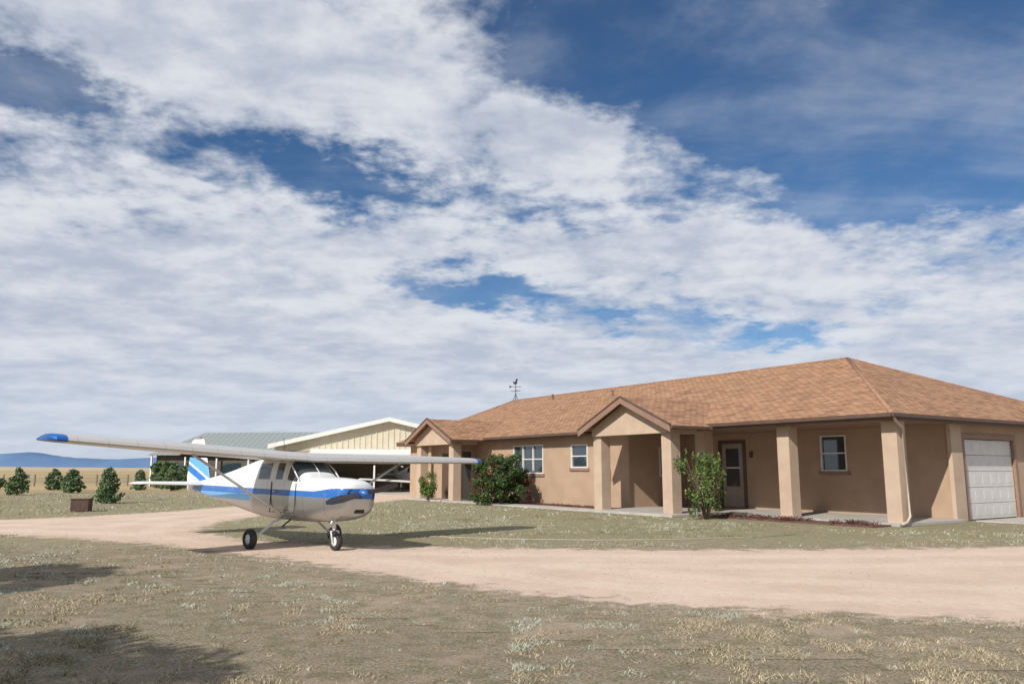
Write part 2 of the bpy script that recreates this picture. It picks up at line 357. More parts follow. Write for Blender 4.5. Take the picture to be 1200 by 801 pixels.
def window_u(name,u0,u1,z0,z1,wf,panes,trim=None):
    e=empty(name,parent=house); t=.06; L_=[]
    L_+= [(H(u0,wf-.03,z0),H(u1,wf+.09,z0+t)),(H(u0,wf-.03,z1-t),H(u1,wf+.09,z1)),(H(u0,wf-.028,z0+t),H(u0+t,wf+.088,z1-t)),(H(u1-t,wf-.028,z0+t),H(u1,wf+.088,z1-t))]
    for i in range(1,panes):
        c=u0+(u1-u0)*i/panes; L_.append((H(c-.035,wf-.02,z0+t),H(c+.035,wf+.08,z1-t)))
    boxes('frame',L_,white,e,.006)
    zm=(z0+z1)/2; boxes('sash_rail',[(H(u0+t,wf-.01,zm-.025),H(u1-t,wf+.05,zm+.025))],white,e)
    box('glass',H(u0+t,wf+.055,z0+t),H(u1-t,wf+.065,z1-t),gl,e)
    box('sill',H(u0-.1,wf-.06,z0-.14),H(u1+.1,wf+.05,z0-.003),mauve if trim is None else trim,e,.01)
    return e
window_u('patio_window',3.83,4.94,1.64,3.0,3.6,1)
window_u('small_window',14.8,16.05,1.78,2.88,.1,1)
window_u('large_window',18.3,20.97,1.5,2.95,.1,3)
e=empty('entry_side_window',parent=house)
boxes('frame',[(H(11.96,1.9,1.4),H(12.1,1.96,2.7)),(H(11.96,2.44,1.4),H(12.1,2.5,2.7)),(H(11.962,1.96,2.64),H(12.1,2.44,2.7)),(H(11.962,1.96,1.4),H(12.1,2.44,1.46))],white,e)
box('glass',H(12.05,1.96,1.46),H(12.06,2.44,2.64),gl,e)
e=empty('front_door',parent=house)
boxes('frame',[(H(8.56,3.56,.1),H(8.72,3.72,2.8)),(H(9.89,3.56,.1),H(10.05,3.72,2.8)),(H(8.56,3.557,2.8),H(10.05,3.72,2.95))],brown,e,.01)
boxes('storm_door',[(H(8.72,3.62,.12),H(8.92,3.68,2.8)),(H(9.69,3.62,.12),H(9.89,3.68,2.8)),(H(8.92,3.622,.12),H(9.69,3.678,1.0)),(H(8.92,3.622,2.6),H(9.69,3.678,2.8))],mat('door_tan',(.36,.28,.22),None,5,.5),e,.006)
box('glass',H(8.92,3.645,1.0),H(9.69,3.655,2.6),gl,e); box('muntin',H(8.92,3.63,1.75),H(9.69,3.642,1.81),white,e)
box('handle',H(9.78,3.56,1.25),H(9.83,3.618,1.45),white,e)
# porch lamp and meter box
box('porch_lamp',H(8.2,3.5,2.2),H(8.32,3.598,2.45),brown,house,.01)
box('meter_box',H(13.2,.0,1.2),H(13.5,.098,1.7),mauve,house,.01)
def gdoor(name,w0,w1):
    e=empty(name,parent=house); lst=[]; zs=[.02,.56,1.1,1.65,2.2,2.74]
    for a,b_ in zip(zs[:-1],zs[1:]): lst.append((H(.10,w0,a+.006),H(.16,w1,b_-.006)))
    boxes('panels',lst,door_w,e,.008)
    lst=[]; npn=6; dw=(w1-w0)/npn
    for a,b_ in zip(zs[:-1],zs[1:]):
        for i in range(npn): lst.append((H(.094,w0+i*dw+.1,a+.12),H(.101,w0+(i+1)*dw-.1,b_-.12)))
    boxes('raised_panels',lst,door_w,e,.003)
    boxes('trim',[(H(-.03,w0-.16,0),H(.1,w0,2.75)),(H(-.03,w1,0),H(.1,w1+.16,2.75)),(H(-.033,w0-.16,2.75),H(.1,w1+.16,2.93))],mauve,e,.01)
gdoor('garage_door',4.55,8.0); gdoor('second_garage_door',10,13.4)
hbox('corner_pilaster',-.12,.02,3.5,4.2,0,EZ-.003,stucco2,.01)
cl=[]
for u,w_ in [(-.3,0),(3.65,0),(7.65,.12),(7.3,-2.05),(11.3,-2.05),(23.6,-2.05),(27.4,-2.05)]:
    cl.append((H(u,w_,0.02),H(u+.5,w_+.5,EZ-.004)))
boxes('columns',cl,stucco2,house,.02)
hbox('patio_slab',-.35,12,-.25,3.58,0,.10,conc,.01); hbox('entry_slab',6.9,12.2,-2.5,-.253,0,.10,conc,.01)
hbox('walkway',12.2,24,-2.5,-1.3,0,.06,conc,.01); hbox('entry_slab_far',24.003,28.2,-2.6,.1,0,.10,conc,.01)
hbox('rock_bed',12.3,23.8,-1.25,.09,0,.05,mulch); hbox('front_rock_bed',-.1,6.8,-1.25,-.3,0,.05,mulch)
hbox('garage_apron',-6,-.4,4.1,14,0,.05,conc,.01)
def roof(name,quads,mats,idxs=None):
    vs=[];fs=[];uvs=[]
    for q in quads:
        k=len(vs); P_=[Vector(H(*p)) for p in q]; vs+=P_; fs.append(tuple(range(k,k+len(q))))
        a=(P_[1]-P_[0]).normalized(); n=(P_[1]-P_[0]).cross(P_[2]-P_[0]).normalized(); b_=n.cross(a)
        uvs.append([((p-P_[0]).dot(a),(p-P_[0]).dot(b_)) for p in P_])
    return mesh(name,vs,fs,mats,house,uvs=uvs)
U0,U1,W0,W1,ZE,ZR=-.5,33.9,-.5,17.5,3.42,6.62
RA=(6.75,8.5,ZR); RB=(33.3,8.5,ZR)
A=(U0,W0,ZE);B=(U1,W0,ZE);C=(U1,W1,ZE);D=(U0,W1,ZE)
roof('roof_shingles',[(A,B,RB,RA),(D,A,RA),(C,D,RA,RB),(B,C,RB)],rm_)
hbox('soffit',U0+.03,U1-.03,W0+.03,W1-.03,EZ,EZ+.04,mauve)
boxes('fascia',[(H(U0,W0,EZ-.02),H(U1,W0+.03,ZE-.004)),(H(U0,W1-.03,EZ-.02),H(U1,W1,ZE-.004)),(H(U0,W0+.03,EZ-.02),H(U0+.03,W1-.03,ZE-.004)),(H(U1-.03,W0+.03,EZ-.02),H(U1,W1-.03,ZE-.004))],brown,house)
boxes('gutter',[(H(U0-.1,W0-.12,ZE-.14),H(6.6,W0-.002,ZE-.01)),(H(12.1,W0-.12,ZE-.14),H(22.9,W0-.002,ZE-.01)),(H(U0-.12,W0-.12,ZE-.14),H(U0-.002,W1,ZE-.012))],brown,house,.02)
rm_c=mat('ridge_cap',(.36,.20,.12),(.25,.135,.085),6,.95)
for i,(p,q) in enumerate([(RA,RB),(RA,A),(RA,D),(RB,B),(RB,C)]): tube('ridge_cap_%d'%(i+1),[H(*p),H(*q)],.08,rm_c,house,8,.45)
for u,w_,r in [(12,10.5,.06),(20,6.2,.05),(27,7.2,.07)]:
    zt=ZE+(w_+.5)*(ZR-ZE)/9 if w_<8.5 else ZR-(w_-8.5)*.35
    lathe('roof_vent_pipe_%d'%int(u),[(-.3,r),(.35,r),(.35,r*.8)],brown,house,10,axis='z',loc=H(u,w_,zt))
def portico(nm,uc):
    h=2.65; wf=-2.6; pk=4.50; ze=3.30; wb=2.75
    roof(nm+'_shingles',[((uc-h,wb,ze),(uc-h,wf,ze),(uc,wf,pk),(uc,wb,pk)),((uc+h,wf,ze),(uc+h,wb,ze),(uc,wb,pk),(uc,wf,pk))],rm_)
    def prism(poly,w0,w1,m,name):
        vs=[H(u,w0,z) for u,z in poly]+[H(u,w1,z) for u,z in poly]; n=len(poly)
        fs=[tuple(range(n)),tuple(range(2*n-1,n-1,-1))]+[(i,i+n,(i+1)%n+n,(i+1)%n) for i in range(n)]
        mesh(name,vs,fs,m,house)
    prism([(uc-h-.02,ze-.24),(uc-h-.02,ze+.0),(uc,pk+.0),(uc,pk-.24)],wf-.05,wf-.003,mauve,nm+'_rake_right')
    prism([(uc+h+.02,ze-.24),(uc+h+.02,ze+.0),(uc,pk+.0),(uc,pk-.24)][::-1],wf-.05,wf-.003,mauve,nm+'_rake_left')
    prism([(uc-h-.04,ze+.0),(uc-h-.04,ze+.05),(uc,pk+.06),(uc,pk+.0)],wf-.08,wf+.02,brown,nm+'_drip_right')
    prism([(uc+h+.04,ze+.0),(uc+h+.04,ze+.05),(uc,pk+.06),(uc,pk+.0)][::-1],wf-.08,wf+.02,brown,nm+'_drip_left')
    prism([(uc-2.05,EZ-.16),(uc+2.3,EZ-.16),(uc+2.3,EZ+.12),(uc+.1,pk-.1),(uc-.1,pk-.1),(uc-2.05,EZ+.12)],-2.2,-1.95,stucco2,nm+'_pediment')
    prism([(uc-h+.05,ze-.06),(uc+h-.05,ze-.06),(uc+h-.05,ze-.02),(uc-h+.05,ze-.02)],-1.94,wb-2.6,mauve,nm+'_soffit')
    boxes(nm+'_beams',[(H(uc-2.0,-1.95,EZ-.16),H(uc-1.55,-.52,EZ+.03)),(H(uc+1.8,-1.95,EZ-.16),H(uc+2.25,-.52,EZ+.03))],stucco2,house)
    boxes(nm+'_gutter',[(H(uc-h-.1,wf,ze-.12),H(uc-h,-.63,ze-.0)),(H(uc+h,wf,ze-.12),H(uc+h+.1,-.63,ze-.0))],brown,house,.015)
portico('main_portico',9.4); portico('far_portico',25.6)
wall('far_entry_bay','w',-1.1,.1,24.7,24.85,0,EZ,[(-.9,-.25,.1,2.7)],stucco)
hbox('far_bay_front',24.852,27.9,-1.1,-.95,0,EZ,stucco); hbox('far_bay_side',27.75,27.9,-.95,.1,0,EZ-.01,stucco)
hbox('far_bay_door',24.74,24.78,-.9,-.25,.1,2.7,gl); hbox('far_bay_door_front',25.3,26.5,-1.13,-1.102,.1,2.6,mat('door_brown',(.10,.06,.04)))
tube('downspout',[H(-.5,-.45,3.3),H(-.5,-.35,3.2),H(-.42,.12,3.0),H(-.38,.25,2.85),H(-.38,.25,.3),H(-.40,.05,.12),H(-.42,-.25,.08)],.045,mat('downspout_beige',(.52,.43,.34),None,5,.5),house,10)
wvx=Vector((11.66,24.9,0))+Vector((-.556,.831,0))*33.2+Vector((.831,.556,0))*8.5
e=empty('weathervane',(wvx.x,wvx.y,6.6)); blk=mat('black_iron',(.02,.02,.02),None,5,.6)
tube('rod',[(0,0,0),(0,0,1.35)],.022,blk,e,8); tube('arm_ns',[(-.34,.1,.7),(.34,-.1,.7)],.02,blk,e,6); tube('arm_ew',[(.1,-.34,.72),(-.1,.34,.72)],.02,blk,e,6)
tube('arrow',[(-.42,0,1.0),(.42,0,1.0)],.02,blk,e,6)
mesh('arrow_tail',[(-.45,0,.9),(-.25,0,1.0),(-.45,0,1.1)],[(0,1,2)],blk,e).modifiers.new('s','SOLIDIFY').thickness=.02
mesh('bird_figure',[(-.14,0,1.2),(0,0,1.15),(.12,0,1.25),(.10,0,1.45),(.18,0,1.52),(.08,0,1.6),(0,0,1.5),(-.04,0,1.32),(-.22,0,1.4)],[(0,1,2,3,4,5,6,7,8)],blk,e).modifiers.new('s','SOLIDIFY').thickness=.03
tube('tripod_leg_1',[(0,0,.5),(.22,.2,-.1)],.018,blk,e,6); tube('tripod_leg_2',[(0,0,.5),(-.22,.2,-.1)],.018,blk,e,6)

# ------------------------------------------------------------------ foliage
def leafmat(name,c):
    m,nt,b=new_mat(name); b.inputs['Roughness'].default_value=.7; b.inputs['Specular IOR Level'].default_value=.25
    oi=N(nt,'ShaderNodeNewGeometry').outputs['Random Per Island']
    L(nt,mixc(nt,oi,tuple(x*.6 for x in c),tuple(min(1,x*1.45) for x in c)),b.inputs['Base Color']); return m
def leaves(name,cl,size,mats,w_,parent=None,up=0):
    cs=[];
    for cx,cy,cz,rx,ry,rz,n in cl:
        d=rng.normal(size=(n,3)); d/=np.linalg.norm(d,axis=1)[:,None]; d*=(rng.random(n)**.45)[:,None]
        cs.append(np.array([cx,cy,cz])+d*np.array([rx,ry,rz]))
    c=np.concatenate(cs); n=len(c); s=size*(.6+.8*rng.random(n))[:,None]
    a=rng.normal(size=(n,3)); a[:,2]+=up; a/=np.linalg.norm(a,axis=1)[:,None]
    b_=np.cross(a,rng.normal(size=(n,3))); b_/=np.linalg.norm(b_,axis=1)[:,None]
    V=np.stack([c-a*s,c+b_*s*.5,c+a*s,c-b_*s*.5],1).reshape(-1,3); V[:,2]=np.maximum(V[:,2],.01)
    F=np.arange(4*n).reshape(-1,4); mi=rng.choice(len(mats),n,p=w_)
    return npmesh(name,V,F,mats,mi,parent=parent)
bark=mat('bark',(.12,.085,.06),(.08,.06,.045),8,1,.6,20)
g_dk=leafmat('leaf_dark',(.035,.07,.025)); g_md=leafmat('leaf_mid',(.07,.12,.03)); g_lt=leafmat('leaf_yellowgreen',(.17,.21,.05)); red=leafmat('flower_red',(.17,.022,.028)); jun=leafmat('juniper',(.10,.155,.075)); jun2=leafmat('juniper_light',(.15,.20,.10))
def stems(name,x,y,h,r,n,parent,rad=.018):
    for i in range(n):
        a=2*math.pi*i/n+random.random(); q=r*(.4+.6*random.random()); hh=h*(.7+.3*random.random())
        tube('%s_%d'%(name,i+1),[(.05*math.cos(a),.05*math.sin(a),0),(q*.4*math.cos(a),q*.4*math.sin(a),hh*.5),(q*math.cos(a),q*math.sin(a),hh)],[rad,rad*.7,rad*.3],bark,parent,5)
e=empty('flowering_bush',(-.55,39.9,0)); stems('stem',0,0,1.9,1.0,8,e)
cl=[]
for i in range(85):
    a=random.random()*6.28; q=1.4*random.random()**.4; z=.15+random.random()*2.15
    f=math.sqrt(max(.1,1-((z-.85)/1.75)**2)); cl.append((q*f*math.cos(a),q*f*math.sin(a),z,.3,.3,.28,260))
leaves('foliage',cl,.055,[g_dk,g_md,red],[.58,.36,.06],e)
cl=[]
for i in range(34):
    a=random.random()*6.28; z=.3+random.random()*1.8; f=1.5*math.sqrt(max(.1,1-((z-.85)/1.7)**2)); cl.append((f*math.cos(a),f*math.sin(a),z,.10,.10,.08,18))
leaves('flowers',cl,.04,[red],[1.],e)
e=empty('rose_bush',(6.75,28.3,0)); stems('stem',0,0,2.1,.8,16,e,.022)
cl=[]
for i in range(50):
    a=random.random()*6.28; z=.2+random.random()*1.75; q=(.6 if z<1.2 else .95)*math.sqrt(random.random()); k=.13+.1*random.random()
    cl.append((q*math.cos(a),q*math.sin(a),z,k,k,k*1.5,50))
for i in range(16):
    a=random.random()*6.28; q=1.0*random.random(); cl.append((q*math.cos(a),q*math.sin(a),1.95+.3*random.random(),.06,.06,.25,24))
leaves('foliage',cl,.055,[g_md,g_lt,g_dk],[.42,.36,.22],e)
e=empty('green_shrub',(-4.6,44.6,0)); stems('stem',0,0,1.2,.3,5,e)
leaves('foliage',[(random.uniform(-.35,.35),random.uniform(-.35,.35),.3+random.random()*1.2,.25,.25,.25,140) for i in range(20)],.05,[g_md,g_lt],[.6,.4],e)
def hw(u,w_): 
    return (11.66-.556*u+.831*w_, 24.9+.831*u+.556*w_)
e=empty('groundcover_plant',(0,0,0)); cl=[]
for i in range(60):
    x,y=hw(random.uniform(0,6.3),random.uniform(-1.2,-.5)); cl.append((x,y,.08,.22,.18,.10,60))
for i in range(40):
    x,y=hw(random.uniform(12.8,18.5),random.uniform(-1.1,-.3)); cl.append((x,y,.07,.22,.18,.08,40))
leaves('foliage',cl,.03,[leafmat('leaf_maroon',(.15,.04,.05)),g_dk,g_md],[.66,.2,.14],e)
def conifer(x,y,h,r,shape=1.0,dens=1.0,m=None):
    m=m or (jun,g_md,jun2)
    e=empty('juniper_tree',(x,y,0)); tube('trunk',[(0,0,0),(0,0,h*.9)],[.07*h/2,.015],bark,e,7)
    cl=[]; K=int(30*dens)
    for i in range(K):
        t=i/K; z=h*(.07+.9*t); rr=r*((1-t)**.7*shape+(1-shape)*math.sin(math.pi*min(1,t*.75+.22)))*random.uniform(.75,1.15)
        for j in range(4):
            a=random.random()*6.28; q=rr*(.35+.6*random.random()); cl.append((q*math.cos(a),q*math.sin(a),z*(.9+.2*random.random()),r*.2,r*.2,h*.07,26))
    leaves('foliage',cl,.075,list(m),[.5,.2,.3],e,up=1.1)
for x,y,h,r,s in [(-20.7,41.5,1.75,.85,.75),(-33.6,55,1.75,.8,.5),(-38.5,68,1.7,.9,.3),(-32.6,60,1.7,.9,.3),(-36.4,67,1.3,1.0,.2),(-31.3,68,1.6,.75,.6),(-33.0,76,1.6,1.0,.3),(-27.8,66,1.9,1.0,.4),(-29.8,72,1.5,1.1,.3),(-46,72,1.2,1.0,.2),(-43,66,1.0,.9,.2)]:
    conifer(x,y,h,r,s)
def tree(name,x,y,h,r,mats=(g_dk,g_md),n=30,lpn=260,ls=.14):
    e=empty(name,(x,y,0)); tube('trunk',[(0,0,0),(.1,.05,h*.35),(.0,.1,h*.75)],[.05*h/1.6,.035*h/1.6,.02],bark,e,8)
    cl=[]
    for i in range(n):
        a=random.random()*6.28; z=h*(.3+.68*random.random()); f=math.sqrt(max(.08,1-((z-h*.62)/(h*.45))**2)); q=r*f*math.sqrt(random.random())
        p=(q*math.cos(a),q*math.sin(a),z)
        if i<9: tube('limb_%d'%(i+1),[(0,.05,h*.3),(p[0]*.5,p[1]*.5,(h*.35+z)/2),p],[.05,.035,.012],bark,e,5)
        cl.append((*p,r*.27,r*.27,r*.2,lpn))
    leaves('foliage',cl,ls,list(mats),[.6,.4],e)
tree('shade_tree',-34.5,80,2.3,1.4,(jun,g_md)); tree('shade_tree',-31.5,80,2.4,1.4,(jun,g_md)); tree('shade_tree',-22,72,2.2,1.5); tree('shade_tree',-17.5,66,2.4,2.0); tree('shade_tree',-19.5,70,2.2,1.8)
tree('cottonwood_tree',-11.6,8.2,4.9,1.7,(g_md,g_dk),34,330,.09)
tree('cottonwood_tree',-8.3,2.4,5.2,2.1,(g_md,g_dk),40,330,.09)

# ------------------------------------------------------------------ hangar
cream=mat('cream_metal',(.60,.55,.41),(.55,.50,.38),2,.5); wht=mat('white_metal',(.74,.73,.70),(.68,.67,.65),2,.5)
tanm=mat('hangar_tan',(.36,.30,.22),(.31,.26,.19),2,.7)
hg=empty('aircraft_hangar',(-9.2,60,0),math.radians(6))
HWd=8.3; he=3.6; hp=5.5; dep=16
vs=[(-HWd,0,3.12),(HWd,0,3.12),(HWd,0,he-.06),(0,0,hp-.06),(-HWd,0,he-.06),(-HWd,.15,3.12),(HWd,.15,3.12),(HWd,.15,he-.06),(0,.15,hp-.06),(-HWd,.15,he-.06)]
mesh('gable_front',vs,[(0,1,2,3,4),(9,8,7,6,5),(0,5,6,1),(1,6,7,2),(2,7,8,3),(3,8,9,4),(4,9,5,0)],cream,hg)
boxes('ribs',[((x,-.04,3.2),(x+.07,-.002,he-.15+(1-abs(x)/HWd)*(hp-he))) for x in np.arange(-HWd+.2,HWd-.2,.42)],cream,hg)
boxes('jambs',[((-HWd,0,0),(-HWd+2.6,.15,3.12)),((HWd-1,0,0),(HWd,.15,3.12))],tanm,hg)
boxes('side_walls',[((-HWd,.15,0),(-HWd+.15,dep,he-.1)),((HWd-.15,.15,0),(HWd,dep,he-.1)),((-HWd,dep,0),(HWd,dep+.15,he-.1))],cream,hg)
box('floor',(-HWd,-3,0),(HWd,dep,.05),conc,hg)
mesh('roof',[(-HWd-.4,-.5,he-.1),(0,-.5,hp),(HWd+.4,-.5,he-.1),(HWd+.4,dep+.4,he-.1),(0,dep+.4,hp),(-HWd-.4,dep+.4,he-.1)],[(0,1,4,5),(1,2,3,4)],wht,hg).modifiers.new('s','SOLIDIFY').thickness=.12
mesh('rake_trim',[(-HWd-.42,-.56,he-.38),(0,-.56,hp-.25),(HWd+.42,-.56,he-.38),(HWd+.42,-.56,he-.06),(0,-.56,hp+.05),(-HWd-.42,-.56,he-.06)],[(0,1,4,5),(1,2,3,4)],wht,hg).modifiers.new('s','SOLIDIFY').thickness=.05
box('door_header',(-HWd+2.6,-.12,2.95),(HWd-1,-.045,3.2),wht,hg)
mesh('folded_door',[(-HWd+2.6,-.1,3.0),(HWd-1,-.1,3.0),(HWd-1,-1.6,2.72),(-HWd+2.6,-1.6,2.72)],[(0,1,2,3)],wht,hg).modifiers.new('s','SOLIDIFY').thickness=.08
boxes('posts',[((x,-1.5,0),(x+.12,-1.38,2.72)) for x in (-HWd+2.7,-1.0,3.0,HWd-1.2)],wht,hg)
boxes('stored_crates',[((-4.8,10,0),(-3,11.5,1.2)),((1,12,0),(3.2,13,1.6)),((4,11,0),(5.5,12,.9))],tanm,hg)
nb=empty('grey_roof_hangar',(-29.2,84,0),math.radians(-8)); dkw=mat('dark_siding',(.10,.085,.07),(.07,.06,.05),2,.8)
grey,nt,b=new_mat('grey_metal_roof'); b.inputs['Roughness'].default_value=.6; b.inputs['Metallic'].default_value=.0
tcn=N(nt,'ShaderNodeTexCoord').outputs['Object']; s=N(nt,'ShaderNodeSeparateXYZ'); L(nt,tcn,s.inputs[0])
fr=mth(nt,'FRACT',mth(nt,'MULTIPLY',s.outputs[0],1.6)); L(nt,mixc(nt,sstep(nt,fr,.8,.9),(.23,.26,.255),(.14,.165,.165)),b.inputs['Base Color'])
box('walls',(-8.5,0,0),(10.5,9,3.3),dkw,nb)
mesh('roof',[(-9.2,-.7,3.2),(11.2,-.7,3.2),(9.5,4.5,5.75),(-5.6,4.5,5.75),(11.2,9.7,3.2),(-9.2,9.7,3.2)],[(0,1,2,3),(1,4,2),(4,5,3,2),(5,0,3)],grey,nb)
boxes('windows',[((-6,-.04,1.2),(-4.6,-.002,2.4)),((-1,-.04,1.2),(1,-.002,2.4)),((3.5,-.04,0.1),(4.5,-.002,2.2))],gl,nb)
boxes('porch_posts',[((x,-.6,0),(x+.15,-.45,3.2)) for x in (-8.8,-5,-1.5,2,5.5,7.9,10.6)],wht,nb)

fe=empty('wire_fence',(0,0,0)); wood=mat('weathered_wood',(.22,.17,.13),(.15,.12,.09),6,.9)
boxes('posts',[((x,84+.1*i,0),(x+.12,84.12+.1*i,1.2)) for i,x in enumerate(np.arange(-66,-40,3.2))],wood,fe)
wirem=mat('fence_wire',(.3,.3,.3),None,5,.5,metal=.8)
for i,z in enumerate((.45,.8,1.1)): tube('wire_%d'%(i+1),[(-66,84,z),(-40,84.9,z)],.010,wirem,fe,4)
fb=empty('rusty_fire_box',(-17.7,33.4,0),.15); rust=mat('rust',(.10,.05,.035),(.06,.035,.03),6,.8,.4,20)
boxes('walls',[((-.34,-.25,.03),(.34,-.22,.5)),((-.34,.22,.03),(.34,.25,.5)),((-.34,-.22,.03),(-.31,.22,.5)),((.31,-.22,.03),(.34,.22,.5)),((-.3,-.21,.03),(.3,.21,.06))],rust,fb)
boxes('rim',[((-.37,-.28,.5),(.37,-.2,.53)),((-.37,.2,.5),(.37,.28,.53)),((-.37,-.2,.5),(-.29,.2,.53)),((.29,-.2,.5),(.37,.2,.53))],rust,fb)
boxes('feet',[((-.33,-.24,0),(-.28,-.19,.03)),((.28,-.24,0),(.33,-.19,.03))],rust,fb)
hp_=[(-3.4,21.6),(-2,20.9),(0,20.2),(2,19.9),(4,20.1),(6,20.7),(7.5,21.6)]
tube('garden_hose',[(x+.04*math.sin(i*2.1),y,.012) for i,(x,y) in enumerate(hp_)],.010,mat('hose_tan',(.44,.40,.33),None,4,.6),None,6)

# ------------------------------------------------------------------ airplane
paint,nt,b=new_mat('fuselage_paint')
tcn=N(nt,'ShaderNodeTexCoord').outputs['Object']; s=N(nt,'ShaderNodeSeparateXYZ'); L(nt,tcn,s.inputs[0]); px,py,pz=s.outputs
rel=mth(nt,'SUBTRACT',pz,mth(nt,'ADD',1.20,mth(nt,'MULTIPLY',px,-.012)))
nosew=sstep(nt,px,1.4,2.3,0,.085)
whitef=sstep(nt,mth(nt,'SUBTRACT',rel,nosew),.045,.055)
tail=sstep(nt,px,-1.0,-4.5,0,.14)
rel2=mth(nt,'ADD',rel,tail)
low=sstep(nt,rel2,-.08,-.07)
frx=mth(nt,'ABSOLUTE',mth(nt,'SUBTRACT',mth(nt,'FRACT',mth(nt,'MULTIPLY',px,1.35)),.5)); seam=sstep(nt,frx,.012,.004)
base=mixc(nt,low,(.46,.465,.47),mixc(nt,whitef,(.02,.13,.44),(.76,.76,.75)))
sw=mth(nt,'MULTIPLY',sstep(nt,px,-.9,-1.3),mth(nt,'MULTIPLY',sstep(nt,rel,-.25,-.24),sstep(nt,rel,-.09,-.10)))
base=mixc(nt,sw,base,(.12,.36,.68))
gr=noise(nt,tcn,7,5,.6); base=mixc(nt,sstep(nt,gr,.5,.75,0,.2),base,(.40,.37,.33)); base=mixc(nt,mth(nt,'MULTIPLY',seam,.6),base,(.12,.12,.12))
L(nt,base,b.inputs['Base Color']); b.inputs['Roughness'].default_value=.33
L(nt,mth(nt,'MULTIPLY',mth(nt,'SUBTRACT',1.,low),.85),b.inputs['Metallic']); b.inputs['Coat Weight'].default_value=.25
alum,nt,b=new_mat('wing_paint'); tcn=N(nt,'ShaderNodeTexCoord').outputs['Object']; s=N(nt,'ShaderNodeSeparateXYZ'); L(nt,tcn,s.inputs[0])
ay=mth(nt,'ABSOLUTE',s.outputs[1]); tipf=sstep(nt,ay,5.15,5.17)
fr=mth(nt,'FRACT',mth(nt,'MULTIPLY',s.outputs[1],1.9)); seam=sstep(nt,mth(nt,'ABSOLUTE',mth(nt,'SUBTRACT',fr,.5)),.012,.0)
base=mixc(nt,seam,(.64,.61,.57),(.30,.28,.26)); base=mixc(nt,tipf,base,(.02,.13,.45))
L(nt,base,b.inputs['Base Color']); b.inputs['Roughness'].default_value=.35; b.inputs['Metallic'].default_value=.4
finm,nt,b=new_mat('tail_paint'); tcn=N(nt,'ShaderNodeTexCoord').outputs['Object']; s=N(nt,'ShaderNodeSeparateXYZ'); L(nt,tcn,s.inputs[0])
dg=mth(nt,'ADD',s.outputs[2],mth(nt,'MULTIPLY',s.outputs[0],.35))
f1=mth(nt,'MULTIPLY',sstep(nt,dg,-.02,0),sstep(nt,dg,.34,.32)); f2=mth(nt,'MULTIPLY',sstep(nt,dg,-.28,-.26),sstep(nt,dg,-.06,-.08))
base=mixc(nt,f1,(.76,.76,.75),(.12,.36,.68)); base=mixc(nt,f2,base,(.02,.15,.5)); L(nt,base,b.inputs['Base Color']); b.inputs['Roughness'].default_value=.3
plw=mat('aircraft_white',(.74,.74,.73),(.68,.68,.67),2,.3); tire=mat('tire_rubber',(.025,.025,.025),(.04,.038,.035),8,.85); metal=mat('bare_metal',(.5,.5,.5),None,4,.3,metal=.9)
blu=mat('blue_paint',(.02,.11,.38),None,4,.35); dkg,nt,b=new_mat('aircraft_glass'); b.inputs['Base Color'].default_value=(.05,.06,.065,1); b.inputs['Roughness'].default_value=.05; b.inputs['Coat Weight'].default_value=.5
blackm=mat('black_rubber',(.02,.02,.02),None,4,.6)
SEC=[
 (2.46,.10,1.12,1.20,1.22,1.24,.06),(2.44,.34,.86,1.30,1.37,1.42,.22),(2.30,.47,.72,1.36,1.44,1.49,.30),(1.95,.53,.63,1.38,1.47,1.53,.36),(1.4,.56,.585,1.40,1.49,1.55,.38),
 (.98,.57,.57,1.42,1.50,1.56,.42),(.90,.575,.57,1.42,1.55,1.60,.44),(.36,.58,.56,1.42,1.88,1.97,.48),(.30,.58,.56,1.42,1.90,1.99,.48),(-.10,.58,.57,1.42,1.91,2.0,.48),(-.20,.58,.57,1.42,1.91,2.0,.48),(-.95,.55,.60,1.42,1.88,1.99,.45),(-1.05,.55,.61,1.42,1.87,1.985,.44),
 (-1.7,.48,.69,1.40,1.76,1.90,.34),(-2.8,.33,.84,1.34,1.58,1.68,.21),(-4.2,.17,1.02,1.28,1.40,1.48,.10),(-5.25,.05,1.16,1.24,1.30,1.36,.03)]
def fuselage(parent,mats,glassy=True):
    vs=[];fs=[];ix=[];n=16
    for x,hw_,zb,zbe,zw,zt,ht in SEC:
        d=zbe-zb
        half=[(0,zb),(.5*hw_,zb+.01*d),(.86*hw_,zb+.13*d),(hw_,zb+.42*d),(hw_,zb+.8*d),(.975*hw_,zbe),(ht,zw),(.72*ht,zt-.015),(0,zt)]
        ring=half+[(-a,z) for a,z in half[-2:0:-1]]
        vs+=[(x,a,z) for a,z in ring]
    for i in range(len(SEC)-1):
        for k in range(n):
            fs.append((i*n+k,(i+1)*n+k,(i+1)*n+(k+1)%n,i*n+(k+1)%n))
            kk=k if k<8 else 15-k
            g=0
            if i==6 and kk in(5,6,7): g=1
            if i in(8,10) and kk==5: g=1
            ix.append(g)
    fs.append(tuple(range(n))); ix.append(0); fs.append(tuple((len(SEC)-1)*n+k for k in range(n))[::-1]); ix.append(0)
    return mesh('fuselage',vs,fs,mats,parent,idx=ix,smooth=True,subs=2)
AF=[(0,0),(.02,.045),(.1,.085),(.3,.11),(.6,.075),(1,.004),(.6,-.02),(.3,-.028),(.1,-.026),(.02,-.018)]
